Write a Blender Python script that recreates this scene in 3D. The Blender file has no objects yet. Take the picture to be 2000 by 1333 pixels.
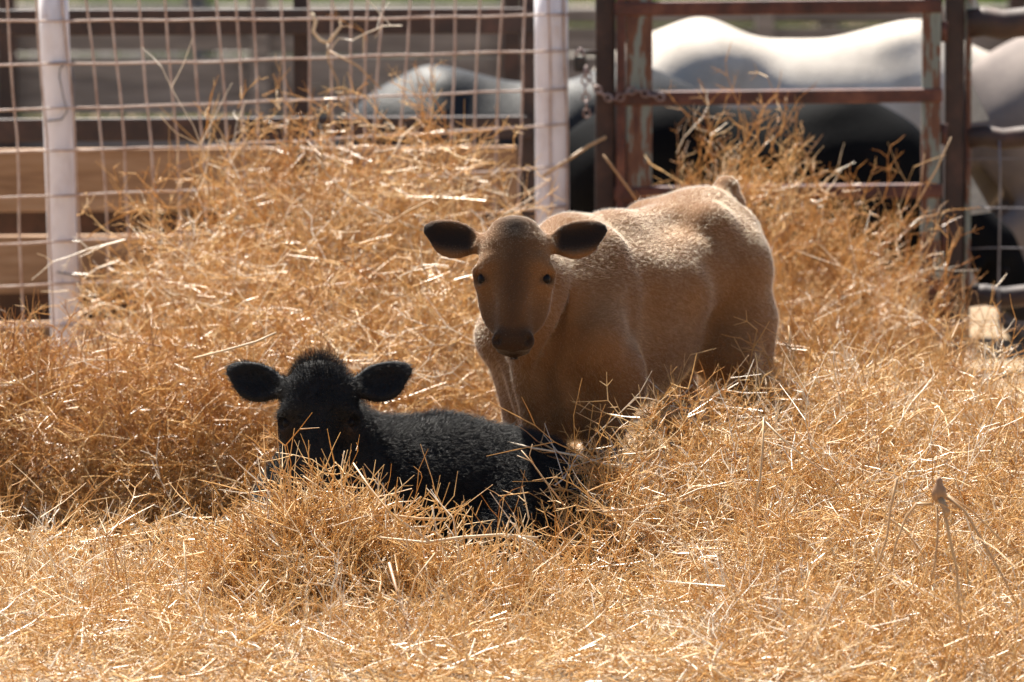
import bpy, math, random
import numpy as np
from mathutils import Vector, Matrix

# ------------------------------------------------------------------ camera, world, sun, exposure
scene = bpy.context.scene
COL = scene.collection
CAM_H, PITCH, FPX = 1.81, math.radians(5.2), 11760.0      # eye height, tilt down, focal length in photo pixels (2000 wide)
cam_data = bpy.data.cameras.new('camera')
cam = bpy.data.objects.new('camera', cam_data)
COL.objects.link(cam)
cam.location = (0, 0, CAM_H)
cam.rotation_euler = (math.radians(90) - PITCH, 0, 0)
cam_data.sensor_width = 36
cam_data.lens = FPX / 2000 * 36
cam_data.clip_start, cam_data.clip_end = 0.5, 1500
cam_data.dof.use_dof = True
cam_data.dof.focus_distance = 13.25
cam_data.dof.aperture_fstop = 5.0
scene.camera = cam

SUN_EL, SUN_AZ = math.radians(57), math.radians(-24)        # azimuth measured from +Y (away from camera) towards +X
world = bpy.data.worlds.new('World')
scene.world = world
world.use_nodes = True
wn = world.node_tree
sky = wn.nodes.new('ShaderNodeTexSky')
sky.sky_type = 'NISHITA'
sky.sun_disc = False
sky.sun_elevation = SUN_EL
sky.sun_rotation = SUN_AZ
bg = wn.nodes['Background']
bg.inputs['Strength'].default_value = 0.05
wn.links.new(sky.outputs[0], bg.inputs[0])
sun_data = bpy.data.lights.new('sun', 'SUN')
sun_data.energy = 5.0
sun_data.angle = math.radians(0.5)
sun_data.color = (1.0, 0.94, 0.84)
sun = bpy.data.objects.new('sun', sun_data)
COL.objects.link(sun)
sd = Vector((math.sin(SUN_AZ) * math.cos(SUN_EL), math.cos(SUN_AZ) * math.cos(SUN_EL), math.sin(SUN_EL)))
sun.rotation_euler = sd.to_track_quat('Z', 'Y').to_euler()
sun.location = (0, 20, 12)
scene.view_settings.view_transform = 'Standard'
scene.view_settings.look = 'None'
scene.view_settings.gamma = 1
scene.view_settings.exposure = 1.7
scene.cycles.max_bounces = 8
scene.cycles.diffuse_bounces = 5
scene.cycles.glossy_bounces = 3
scene.cycles.transmission_bounces = 3
scene.cycles.use_denoising = True

rng = np.random.default_rng(7)


def P(px, py, Y):
    """world point at depth Y (metres in front of the camera) seen at photo pixel px, py"""
    u, v = (px - 1000) / FPX, -(py - 666.5) / FPX
    d = Vector((u, math.cos(PITCH) + v * math.sin(PITCH), -math.sin(PITCH) + v * math.cos(PITCH)))
    return Vector((0, 0, CAM_H)) + d * (Y / d.y)


# ------------------------------------------------------------------ helpers
def tag(o, label=None, cat=None, group=None, kind=None):
    if label: o['label'] = label
    if cat: o['category'] = cat
    if group: o['group'] = group
    if kind: o['kind'] = kind
    return o


def empty(name, loc=(0, 0, 0)):
    o = bpy.data.objects.new(name, None)
    o.empty_display_size = 0.1
    o.location = loc
    COL.objects.link(o)
    return o


def mesh_np(name, verts, faces, mat, parent=None, smooth=True, attrs=None):
    """verts (n,3), faces (m,k) with one k"""
    verts = np.asarray(verts, np.float32)
    faces = np.asarray(faces, np.int32)
    me = bpy.data.meshes.new(name)
    m, k = faces.shape
    me.vertices.add(len(verts))
    me.vertices.foreach_set('co', verts.ravel())
    me.loops.add(m * k)
    me.loops.foreach_set('vertex_index', faces.ravel())
    me.polygons.add(m)
    me.polygons.foreach_set('loop_start', np.arange(0, m * k, k, dtype=np.int32))
    me.polygons.foreach_set('loop_total', np.full(m, k, np.int32))
    me.polygons.foreach_set('use_smooth', np.full(m, smooth))
    me.update(calc_edges=True)
    for nm, arr in (attrs or {}).items():
        a = me.attributes.new(nm, 'FLOAT', 'POINT')
        a.data.foreach_set('value', np.asarray(arr, np.float32))
    if mat: me.materials.append(mat)
    o = bpy.data.objects.new(name, me)
    COL.objects.link(o)
    if parent:
        o.parent = parent
        o.location = -parent.location
    return o


class MB:
    """collects shapes with mixed faces for one small mesh"""
    def __init__(self):
        self.v, self.f = [], []

    def add(self, vs, fs):
        n = len(self.v)
        self.v += [tuple(v) for v in vs]
        self.f += [tuple(i + n for i in f) for f in fs]

    def box(self, c, s, rot=None):
        vs = []
        for x in (-1, 1):
            for y in (-1, 1):
                for z in (-1, 1):
                    p = Vector((x * s[0] / 2, y * s[1] / 2, z * s[2] / 2))
                    if rot is not None: p = rot @ p
                    vs.append(Vector(c) + p)
        self.add(vs, [(0, 1, 3, 2), (4, 6, 7, 5), (0, 4, 5, 1), (2, 3, 7, 6), (0, 2, 6, 4), (1, 5, 7, 3)])

    def tube(self, pts, rad, n=8, cap=True):
        pts = [Vector(p) for p in pts]
        rad = rad if hasattr(rad, '__len__') else [rad] * len(pts)
        rings = []
        prev = None
        for i, p in enumerate(pts):
            d = (pts[min(i + 1, len(pts) - 1)] - pts[max(i - 1, 0)]).normalized()
            if prev is None:
                a = d.orthogonal().normalized()
            else:
                a = (prev - d * prev.dot(d)).normalized()
            prev = a
            b = d.cross(a)
            rings.append([p + (a * math.cos(2 * math.pi * k / n) + b * math.sin(2 * math.pi * k / n)) * rad[i] for k in range(n)])
        vs = [v for r in rings for v in r]
        fs = []
        for i in range(len(pts) - 1):
            for k in range(n):
                fs.append((i * n + k, i * n + (k + 1) % n, (i + 1) * n + (k + 1) % n, (i + 1) * n + k))
        if cap:
            fs.append(tuple(range(n))[::-1])
            fs.append(tuple((len(pts) - 1) * n + k for k in range(n)))
        self.add(vs, fs)

    def build(self, name, mat, parent=None, smooth=False, bevel=0):
        me = bpy.data.meshes.new(name)
        me.from_pydata(self.v, [], self.f)
        me.update()
        if smooth:
            for p in me.polygons: p.use_smooth = len(p.vertices) == 4
        me.materials.append(mat)
        o = bpy.data.objects.new(name, me)
        COL.objects.link(o)
        if parent:
            o.parent = parent
            o.location = -parent.location
        if bevel:
            b = o.modifiers.new('bevel', 'BEVEL')
            b.width, b.segments, b.limit_method = bevel, 2, 'ANGLE'
        return o


# ------------------------------------------------------------------ materials
def new_mat(name):
    m = bpy.data.materials.new(name)
    m.use_nodes = True
    nt = m.node_tree
    return m, nt, nt.nodes['Principled BSDF']


def ramp(nt, fac, stops):
    r = nt.nodes.new('ShaderNodeValToRGB')
    el = r.color_ramp.elements
    while len(el) < len(stops): el.new(0.5)
    for e, (p, c) in zip(el, stops):
        e.position = p
        e.color = (*c, 1)
    nt.links.new(fac, r.inputs[0])
    return r.outputs[0]


def noise(nt, scale, detail=4, rough=0.6, coord='Object', stretch=None):
    tc = nt.nodes.new('ShaderNodeTexCoord')
    mp = nt.nodes.new('ShaderNodeMapping')
    if stretch: mp.inputs['Scale'].default_value = stretch
    nt.links.new(tc.outputs[coord], mp.inputs[0])
    n = nt.nodes.new('ShaderNodeTexNoise')
    n.inputs['Scale'].default_value = scale
    n.inputs['Detail'].default_value = detail
    n.inputs['Roughness'].default_value = rough
    nt.links.new(mp.outputs[0], n.inputs['Vector'])
    return n.outputs['Fac']


def bump(nt, bsdf, fac, strength=0.4, dist=0.005):
    b = nt.nodes.new('ShaderNodeBump')
    b.inputs['Strength'].default_value = strength
    b.inputs['Distance'].default_value = dist
    nt.links.new(fac, b.inputs['Height'])
    nt.links.new(b.outputs[0], bsdf.inputs['Normal'])


def attr(nt, name):
    a = nt.nodes.new('ShaderNodeAttribute')
    a.attribute_name = name
    return a.outputs['Fac']


def mixc(nt, fac, a, b, mode='MIX'):
    m = nt.nodes.new('ShaderNodeMix')
    m.data_type = 'RGBA'
    m.blend_type = mode
    for sock, val in ((m.inputs['Factor'], fac), (m.inputs['A'], a), (m.inputs['B'], b)):
        if hasattr(val, 'is_output'): nt.links.new(val, sock)
        elif isinstance(val, tuple): sock.default_value = (*val, 1)
        else: sock.default_value = val
    return m.outputs['Result']


def simple(name, stops, scale, rough=0.7, bump_s=0.3, bump_d=0.004, stretch=None, metallic=0.0, spec=0.5, nscale2=None):
    m, nt, b = new_mat(name)
    f = noise(nt, scale, 6, 0.65, stretch=stretch)
    nt.links.new(ramp(nt, f, stops), b.inputs['Base Color'])
    b.inputs['Roughness'].default_value = rough
    b.inputs['Metallic'].default_value = metallic
    b.inputs['Specular IOR Level'].default_value = spec
    f2 = noise(nt, nscale2 or scale * 4, 4, 0.6, stretch=stretch)
    bump(nt, b, f2, bump_s, bump_d)
    return m


def straw_mat(name, stops, transl=0.22, rough=0.42, spec=0.45):
    m, nt, b = new_mat(name)
    c = ramp(nt, attr(nt, 'tint'), stops)
    n = noise(nt, 90, 2, 0.5)
    c2 = mixc(nt, 0.5, c, ramp(nt, n, [(0.3, (0.55, 0.5, 0.45)), (0.7, (1.0, 1.0, 1.0))]), 'MULTIPLY')
    nt.links.new(c2, b.inputs['Base Color'])
    b.inputs['Roughness'].default_value = rough
    b.inputs['Specular IOR Level'].default_value = spec
    tr = nt.nodes.new('ShaderNodeBsdfTranslucent')
    nt.links.new(c2, tr.inputs['Color'])
    mx = nt.nodes.new('ShaderNodeMixShader')
    mx.inputs[0].default_value = transl
    nt.links.new(b.outputs[0], mx.inputs[1])
    nt.links.new(tr.outputs[0], mx.inputs[2])
    nt.links.new(mx.outputs[0], nt.nodes['Material Output'].inputs['Surface'])
    return m


M = {}
M['twig'] = straw_mat('dry_twig', [(0.0, (0.36, 0.155, 0.045)), (0.3, (0.62, 0.325, 0.10)), (0.65, (0.77, 0.475, 0.175)), (0.9, (0.84, 0.62, 0.33)), (1.0, (0.90, 0.80, 0.66))], .28, .34, .6)
M['stem'] = straw_mat('dry_stem', [(0.0, (0.30, 0.16, 0.08)), (0.5, (0.60, 0.38, 0.18)), (1.0, (0.74, 0.60, 0.42))], 0.05, 0.5)
M['ground'] = simple('dirt', [(0.3, (0.180, 0.124, 0.075)), (0.5, (0.247, 0.180, 0.116)), (0.7, (0.300, 0.229, 0.158))], 3.0, 0.95, 0.6, 0.02, spec=0.1, nscale2=40)
M['white_paint'] = simple('chalky_white_paint', [(0.33, (0.416, 0.244, 0.135)), (0.39, (0.610, 0.568, 0.577)), (0.5, (0.714, 0.686, 0.708)), (0.8, (0.804, 0.792, 0.826))], 9, 0.6, 0.3, 0.002, stretch=(1, 1, .5))
M['wire'] = simple('rusty_wire', [(0.35, (0.330, 0.212, 0.162)), (0.55, (0.486, 0.372, 0.313)), (0.75, (0.583, 0.510, 0.475))], 14, 0.55, 0.2, 0.001)
M['tie_wire'] = simple('grey_wire', [(0.3, (0.12, 0.11, 0.12)), (0.7, (0.26, 0.25, 0.27))], 20, 0.45, 0.2, 0.001, metallic=0.6)
M['rust'] = simple('rusted_pipe', [(0.3, (0.026, 0.011, 0.007)), (0.5, (0.083, 0.026, 0.017)), (0.72, (0.180, 0.068, 0.038))], 11, 0.7, 0.4, 0.002)
M['rust_dark'] = simple('dark_rusted_pipe', [(0.3, (0.015, 0.008, 0.007)), (0.55, (0.042, 0.020, 0.014)), (0.78, (0.098, 0.042, 0.028))], 9, 0.65, 0.4, 0.002)
M['peel'] = simple('peeling_paint_on_rust', [(0.38, (0.060, 0.017, 0.010)), (0.53, (0.144, 0.060, 0.030)), (0.50, (0.144, 0.162, 0.138)), (0.75, (0.216, 0.240, 0.216))], 16, 0.65, 0.6, 0.002, stretch=(1.4, 1, .28))
M['steel'] = simple('galvanised_plate', [(0.3, (0.210, 0.217, 0.217)), (0.7, (0.336, 0.343, 0.343))], 30, 0.4, 0.1, 0.001, metallic=0.5)
M['chain'] = simple('old_chain', [(0.35, (0.16, 0.09, 0.07)), (0.6, (0.32, 0.25, 0.24)), (0.8, (0.45, 0.40, 0.40))], 40, 0.5, 0.3, 0.001, metallic=0.3)
M['lock'] = simple('dark_padlock', [(0.3, (0.015, 0.013, 0.012)), (0.7, (0.06, 0.05, 0.045))], 30, 0.5, 0.2, 0.001, metallic=0.4)
M['plank_tan'] = simple('tan_board', [(0.3, (0.199, 0.106, 0.055)), (0.5, (0.332, 0.192, 0.102)), (0.7, (0.411, 0.261, 0.159))], 5, 0.8, 0.5, 0.003, stretch=(.5, 3, 5))
M['plank_grey'] = simple('weathered_board', [(0.3, (0.085, 0.072, 0.064)), (0.5, (0.178, 0.152, 0.135)), (0.72, (0.287, 0.254, 0.229))], 5, 0.85, 0.5, 0.004, stretch=(.4, 3, 6))
M['grass'] = straw_mat('green_grass', [(0.0, (0.05, 0.085, 0.02)), (0.6, (0.10, 0.16, 0.04)), (1.0, (0.22, 0.22, 0.08))], 0.3, 0.6, 0.2)


def hide_mat(name, base, alt, dark, rough=0.75, sheen=0.3, spec=0.25, mottle=6.0, hair=False):
    """coat colour: base mottled with alt, pigment attribute pulls towards dark"""
    m, nt, b = new_mat(name)
    n = noise(nt, mottle, 4, 0.6)
    c = mixc(nt, ramp(nt, n, [(0.35, (0, 0, 0)), (0.65, (1, 1, 1))]), base, alt)
    c = mixc(nt, attr(nt, 'pig'), c, dark)
    nt.links.new(c, b.inputs['Base Color'])
    b.inputs['Roughness'].default_value = rough
    b.inputs['Specular IOR Level'].default_value = spec
    b.inputs['Sheen Weight'].default_value = sheen
    b.inputs['Sheen Roughness'].default_value = 0.4
    if not hair:
        n2 = noise(nt, 160, 3, 0.6, stretch=(0.35, 1, 1))
        bump(nt, b, n2, 0.5, 0.004)
    return m


def hair_mat(name, base, alt, dark, gloss=0.0, transl=0.5, mottle=6.0):
    m, nt, b = new_mat(name)
    n = noise(nt, mottle, 4, 0.6)
    c = mixc(nt, ramp(nt, n, [(0.35, (0, 0, 0)), (0.65, (1, 1, 1))]), base, alt)
    c = mixc(nt, attr(nt, 'pig'), c, dark)
    nt.links.new(c, b.inputs['Base Color'])
    b.inputs['Roughness'].default_value = 0.45
    b.inputs['Specular IOR Level'].default_value = gloss
    tr = nt.nodes.new('ShaderNodeBsdfTranslucent')
    nt.links.new(c, tr.inputs['Color'])
    mx = nt.nodes.new('ShaderNodeMixShader')
    mx.inputs[0].default_value = transl
    nt.links.new(b.outputs[0], mx.inputs[1])
    nt.links.new(tr.outputs[0], mx.inputs[2])
    nt.links.new(mx.outputs[0], nt.nodes['Material Output'].inputs['Surface'])
    return m


def fur_mat(name, base, alt, dark, rough, radial, ior, mottle=6.0):
    """scattering fur: bright where the sun grazes it from behind, dark in the shade"""
    m, nt, b = new_mat(name)
    nt.nodes.remove(b)
    n = noise(nt, mottle, 4, 0.6)
    c = mixc(nt, ramp(nt, n, [(0.35, (0, 0, 0)), (0.65, (1, 1, 1))]), base, alt)
    c = mixc(nt, attr(nt, 'pig'), c, dark)
    h = nt.nodes.new('ShaderNodeBsdfHairPrincipled')
    h.parametrization = 'COLOR'
    nt.links.new(c, h.inputs['Color'])
    h.inputs['IOR'].default_value = ior
    h.inputs['Roughness'].default_value = rough
    h.inputs['Radial Roughness'].default_value = radial
    nt.links.new(h.outputs[0], nt.nodes['Material Output'].inputs['Surface'])
    return m


M['tan_hide'] = hide_mat('tan_hide', (0.140, 0.066, 0.027), (0.178, 0.090, 0.040), (0.012, 0.009, 0.008), sheen=.06, rough=.8, spec=.08)
M['tan_hair'] = fur_mat('tan_hair', (0.29, 0.160, 0.068), (0.40, 0.24, 0.115), (0.008, 0.005, 0.004), 0.45, 0.30, 1.45)
M['black_hide'] = hide_mat('black_hide', (0.006, 0.0055, 0.0055), (0.010, 0.009, 0.009), (0.03, 0.018, 0.012), rough=0.7, sheen=0.0, spec=0.2)
M['black_hair'] = hair_mat('black_hair', (0.006, 0.0055, 0.0055), (0.012, 0.011, 0.011), (0.03, 0.018, 0.012), 0.28, 0.05, mottle=14)
M['white_hide'] = hide_mat('cream_hide', (0.40, 0.35, 0.30), (0.58, 0.52, 0.45), (0.05, 0.045, 0.042), mottle=5, sheen=0, spec=.1)
M['grey_hide'] = hide_mat('grey_hide', (0.15, 0.125, 0.115), (0.26, 0.215, 0.19), (0.05, 0.045, 0.042), mottle=4, sheen=0, spec=.1)
M['dark_hide'] = hide_mat('dark_hide', (0.005, 0.005, 0.0055), (0.008, 0.008, 0.008), (0.03, 0.027, 0.027), rough=0.8, sheen=0.0, spec=0.03)
M['shiny_dark_hide'] = hide_mat('shiny_dark_hide', (0.012, 0.012, 0.013), (0.02, 0.02, 0.021), (0.04, 0.036, 0.036), rough=0.55, sheen=0.0, spec=0.18)
M['eye'] = new_mat('wet_eye')[0]
_b = M['eye'].node_tree.nodes['Principled BSDF']
_b.inputs['Base Color'].default_value = (0.006, 0.004, 0.004, 1)
_b.inputs['Roughness'].default_value = 0.35
_b.inputs['Specular IOR Level'].default_value = 0.1

# ------------------------------------------------------------------ ground
xs = np.concatenate([[-700, -200, -60, -20], np.linspace(-8, 8, 81), [20, 60, 200, 700]])
ys = np.concatenate([[-60, 0], np.linspace(6, 34, 141), [45, 60, 100, 250, 900]])
gx, gy = np.meshgrid(xs, ys)
gz = 0.012 * np.sin(gx * 2.3 + 1) * np.cos(gy * 1.9) + 0.008 * np.sin(gx * 6.1 + gy * 4.3)
gv = np.stack([gx.ravel(), gy.ravel(), gz.ravel()], 1)
nx_ = len(xs)
ii, jj = np.meshgrid(np.arange(len(ys) - 1), np.arange(nx_ - 1), indexing='ij')
q = (ii * nx_ + jj).ravel()
ground = mesh_np('ground', gv, np.stack([q, q + 1, q + nx_ + 1, q + nx_], 1), M['ground'])
tag(ground, 'bare sandy corral ground', kind='structure')


# ------------------------------------------------------------------ implicit surfaces for the animals
class Field:
    def __init__(self, lo, hi, h):
        self.lo, self.h = np.array(lo, float), h
        n = np.ceil((np.array(hi) - self.lo) / h).astype(int) + 1
        self.F = np.full(n, 1.0, np.float32)
        self.n = n

    def block(self, lo, hi):
        a = np.clip(np.floor((np.array(lo) - self.lo) / self.h).astype(int), 0, self.n - 1)
        b = np.clip(np.ceil((np.array(hi) - self.lo) / self.h).astype(int) + 1, 0, self.n)
        ax = [(self.lo[i] + self.h * np.arange(a[i], b[i])).astype(np.float32) for i in range(3)]
        X = np.stack(np.meshgrid(*ax, indexing='ij'), -1)
        return tuple(slice(a[i], b[i]) for i in range(3)), X

    def merge(self, sl, d, k, sub=False):
        f = self.F[sl]
        if sub:
            d = -d
            hh = np.maximum(k - np.abs(f - d), 0) / k
            self.F[sl] = np.maximum(f, d) + hh * hh * k / 4
        else:
            hh = np.maximum(k - np.abs(f - d), 0) / k
            self.F[sl] = np.minimum(f, d) - hh * hh * k / 4

    def cone(self, a, b, r1, r2, k=0.05, sub=False):
        a, b = np.array(a, float), np.array(b, float)
        R = max(r1, r2) + k + 0.02
        sl, X = self.block(np.minimum(a, b) - R, np.maximum(a, b) + R)
        ab = b - a
        t = np.clip(((X - a) @ ab) / max(ab @ ab, 1e-9), 0, 1)
        d = np.linalg.norm(X - a - t[..., None] * ab, axis=-1) - (r1 + (r2 - r1) * t)
        self.merge(sl, d.astype(np.float32), k, sub)

    def ell(self, c, r, k=0.05, rot=None, sub=False):
        c, r = np.array(c, float), np.array(r, float)
        R = np.array([max(r)] * 3) if rot is not None else r
        sl, X = self.block(c - R - k - 0.02, c + R + k + 0.02)
        q = X - c
        if rot is not None: q = q @ np.array(rot)          # columns of rot are the ellipsoid axes
        k0 = np.linalg.norm(q / r, axis=-1)
        k1 = np.linalg.norm(q / (r * r), axis=-1) + 1e-9
        self.merge(sl, (k0 * (k0 - 1) / k1).astype(np.float32), k, sub)

    def nets(self):
        F, h = self.F, self.h
        s = F < 0
        cs = [(i, j, k) for i in (0, 1) for j in (0, 1) for k in (0, 1)]
        nx, ny, nz = np.array(F.shape) - 1
        cnt = sum(s[i:i + nx, j:j + ny, k:k + nz].astype(np.int8) for i, j, k in cs)
        act = (cnt > 0) & (cnt < 8)
        idx = np.argwhere(act)
        vals = {c: F[idx[:, 0] + c[0], idx[:, 1] + c[1], idx[:, 2] + c[2]] for c in cs}
        acc = np.zeros((len(idx), 3))
        num = np.zeros(len(idx))
        for c in cs:
            for ax in range(3):
                if c[ax] == 0:
                    d = list(c); d[ax] = 1; d = tuple(d)
                    v0, v1 = vals[c], vals[d]
                    m = (v0 < 0) != (v1 < 0)
                    t = np.where(m, v0 / np.where(m, v0 - v1, 1), 0)
                    p = np.array(c, float)[None] + t[:, None] * (np.array(d) - np.array(c))[None]
                    acc += p * m[:, None]
                    num += m
        V = self.lo + (idx + acc / num[:, None]) * h
        vid = np.full(act.shape, -1, np.int64)
        vid[tuple(idx.T)] = np.arange(len(idx))
        quads = []
        for ax in range(3):
            o1, o2 = [(1, 2), (2, 0), (0, 1)][ax]
            a = [slice(None)] * 3; b = [slice(None)] * 3
            a[ax] = slice(0, -1); b[ax] = slice(1, None)
            ch = s[tuple(a)] != s[tuple(b)]
            e = np.argwhere(ch)
            e = e[(e[:, o1] > 0) & (e[:, o2] > 0) & (e[:, o1] < act.shape[o1]) & (e[:, o2] < act.shape[o2])]
            inside = s[tuple(e.T)]
            def cell(d1, d2):
                g = e.copy(); g[:, o1] -= d1; g[:, o2] -= d2
                return vid[tuple(g.T)]
            qd = np.stack([cell(1, 1), cell(0, 1), cell(0, 0), cell(1, 0)], 1)
            qd[~inside] = qd[~inside][:, ::-1]
            quads.append(qd)
        Q = np.concatenate(quads)
        return V, Q[(Q >= 0).all(1)]


def vert_normals(V, Q):
    n = np.cross(V[Q[:, 2]] - V[Q[:, 0]], V[Q[:, 3]] - V[Q[:, 1]])
    N = np.zeros_like(V)
    for i in range(4): np.add.at(N, Q[:, i], n)
    return N / (np.linalg.norm(N, axis=1, keepdims=True) + 1e-12), np.linalg.norm(n, axis=1) / 2


class HeadFrame:
    def __init__(self, poll, yaw, pitch, s=1.0, roll=0.0):
        h = np.array([math.cos(yaw), math.sin(yaw), 0]); z = np.array([0, 0, 1.0])
        self.a = math.cos(pitch) * h - math.sin(pitch) * z
        n = math.sin(pitch) * h + math.cos(pitch) * z
        l = np.cross(z, h)
        self.l = l * math.cos(roll) + np.cross(self.a, l) * math.sin(roll)
        self.n = np.cross(self.a, self.l) * -1
        if self.n @ n < 0: self.n = -self.n
        self.o, self.s = np.array(poll, float), s

    def __call__(self, a, l, n):
        return self.o + self.s * (a * self.a + l * self.l + n * self.n)

    def inv(self, V):
        q = (V - self.o) / self.s
        return q @ self.a, q @ self.l, q @ self.n

    def rot(self):
        return np.stack([self.a, self.l, self.n], 1)


def calf_head(f, H, ear_up=0.2, ear_size=1.0, broad=1.0):
    s, R = H.s, H.rot()
    f.ell(H(.062, 0, -.068), np.array([.060, .076 * broad, .066]) * s, .03, R)          # cranium
    f.ell(H(.016, 0, -.058), np.array([.022, .048 * broad, .040]) * s, .03, R)          # poll
    f.ell(H(.100, 0, -.060), np.array([.070, .080 * broad, .044]) * s, .03, R)   # forehead
    f.cone(H(.12, 0, -.044), H(.275, 0, -.046), .044 * s, .031 * s, .03)        # bridge of the nose
    f.ell(H(.20, 0, -.062), np.array([.09, .050, .045]) * s, .03, R)
    for e in (-1, 1):
        f.ell(H(.170, e * .046, -.112), np.array([.078, .038, .055]) * s, .035, R)  # cheek
        f.cone(H(.155, e * .052, -.078), H(.225, e * .040, -.080), .030 * s, .026 * s, .03)
        f.cone(H(.108, e * .052, -.034), H(.127, e * .082, -.056), .020 * s, .017 * s, .02)   # brow ridge
        f.cone(H(.158, e * .066, -.052), H(.150, e * .078, -.070), .013 * s, .012 * s, .02)    # lower lid
    f.cone(H(.13, 0, -.140), H(.280, 0, -.098), .040 * s, .026 * s, .05)        # jaw
    f.ell(H(.294, 0, -.056), np.array([.031, .046, .038]) * s, .018, R)         # muzzle
    f.ell(H(.302, 0, -.088), np.array([.026, .036, .026]) * s, .02, R)          # lower lip
    for e in (-1, 1):
        f.ell(H(.297, e * .031, -.036), np.array([.022, .019, .020]) * s, .010, R)   # nostril wing
        f.ell(H(.299, e * .036, -.018), np.array([.013, .009, .017]) * s, .004, R, sub=True)
        f.ell(H(.218, e * .070, -.030), np.array([.055, .026, .038]) * s, .025, R, sub=True)    # hollow beside the nose
        f.ell(H(.320, e * .020, -.076), np.array([.005, .03, .030]) * s, .006, R, sub=True)    # mouth
        f.ell(H(.143, e * .087, -.044), np.array([.016, .014, .020]) * s, .008, R, sub=True)   # eye socket
        f.cone(H(.150, e * .066, -.032), H(.172, e * .034, -.008), .005 * s, .003 * s, .012, sub=True)   # crease below the brow
        # ear: stalk, leaf, hollow
        c, sn = math.cos(ear_up), math.sin(ear_up)
        ax = np.array([-sn, e * c, 0.0])                                         # along the ear in (a,l,n)
        sy = np.array([c, e * sn, 0.0])
        nz = np.array([0.0, 0.0, 1.0])
        ax = ax * math.cos(.22) - nz * math.sin(.22)                              # swept back a little
        nz = np.cross(ax, sy); nz = nz if nz[2] > 0 else -nz
        b = np.array([.046, e * .072, -.076])
        g = ear_size
        def pt(u, v, w):
            p = b + (ax * u + sy * v + nz * w) * g
            return H(*p)
        Re = R @ np.stack([ax, sy, nz], 1)
        f.cone(pt(-.01, .006, 0), pt(.040, .006, 0), .019 * s * g, .024 * s * g, .02)
        f.ell(pt(.074, .006, -.002), np.array([.060, .047, .016]) * s * g, .015, Re)
        f.ell(pt(.112, -.012, -.001), np.array([.046, .028, .012]) * s * g, .016, Re)
        f.ell(pt(.076, .003, .015), np.array([.062, .036, .017]) * s * g, .006, Re, sub=True)


def head_pigment(H, V):
    a, l, n = H.inv(V)
    s01 = lambda x, lo, hi: np.clip((x - lo) / (hi - lo), 0, 1) ** 2 * (3 - 2 * np.clip((x - lo) / (hi - lo), 0, 1))
    near = (n > -.14) & (np.abs(l) < .24) & (a > -.06) & (a < .36)
    muz = (.50 * s01(a, .13, .28) + .32 * s01(a, .250, .290)) * s01(n, -.14, -.09)
    eye = np.exp(-(((a - .144 - (.08 - np.abs(l)) * .3) / .011) ** 2 + ((np.abs(l) - .078) / .018) ** 2))
    brow = np.exp(-(((a - .030) / .055) ** 2 + (l / .052) ** 2)) * (n > -.12)
    face = 0.60 * np.exp(-((l / (.062 - .024 * s01(a, .05, .20))) ** 2)) * s01(a, -.03, .04)
    ear = s01(np.abs(l), .085, .11) * s01(n, -.135, -.115) * np.exp(-((a - .046 + (np.abs(l) - .072) * .2) / .038) ** 4)
    p = np.maximum.reduce([muz, eye * .95, brow * .92, face, ear * .97])
    return np.where(near, p, 0), near


def animal_object(name, V, Q, pig, mat, loc, rotz, parent_label, cat):
    root = empty(name, loc)
    tag(root, parent_label, cat)
    o = mesh_np('body', V, Q, mat, None, True, {'pig': pig})
    o.parent = root
    root.rotation_euler = (0, 0, rotz)
    return root, o


def add_coat(root, V, Q, pig, mat, count, length, rad, flow, seed, lenfn=None, skip=None, lift=0.5):
    r = np.random.default_rng(seed)
    N, A = vert_normals(V, Q)
    A = A * (1 if skip is None else (~skip[Q[:, 0]]))
    c = np.cumsum(A); c /= c[-1]
    fi = np.searchsorted(c, r.random(count))
    w = r.random((count, 2)); u, v = w[:, :1], w[:, 1:]
    q = Q[fi]
    base = (V[q[:, 0]] * (1 - u) * (1 - v) + V[q[:, 1]] * u * (1 - v) + V[q[:, 2]] * u * v + V[q[:, 3]] * (1 - u) * v)
    nn = N[q[:, 0]]
    fl = flow(base)
    t = fl - nn * (fl * nn).sum(1, keepdims=True)
    d = t + nn * lift + r.normal(0, .28, (count, 3))
    d /= np.linalg.norm(d, axis=1, keepdims=True)
    L = length * r.uniform(.6, 1.3, (count, 1))
    if lenfn is not None: L = L * lenfn(base)[:, None]
    p0 = base - nn * .001
    p1 = base + d * L * .55 + nn * L * .12
    p2 = base + d * L + fl * L * .15
    pts = np.stack([p0, p1, p2], 1).reshape(-1, 3).astype(np.float32)
    hc = bpy.data.hair_curves.new('coat')
    hc.add_curves([3] * count)
    hc.attributes['position'].data.foreach_set('vector', pts.ravel())
    ra = hc.attributes.get('radius') or hc.attributes.new('radius', 'FLOAT', 'POINT')
    ra.data.foreach_set('value', np.tile(np.array([rad, rad * .75, rad * .15], np.float32), count))
    pa = hc.attributes.new('pig', 'FLOAT', 'CURVE')
    pa.data.foreach_set('value', pig[q[:, 0]].astype(np.float32))
    hc.materials.append(mat)
    o = bpy.data.objects.new('coat', hc)
    COL.objects.link(o)
    o.parent = root
    return o


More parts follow.
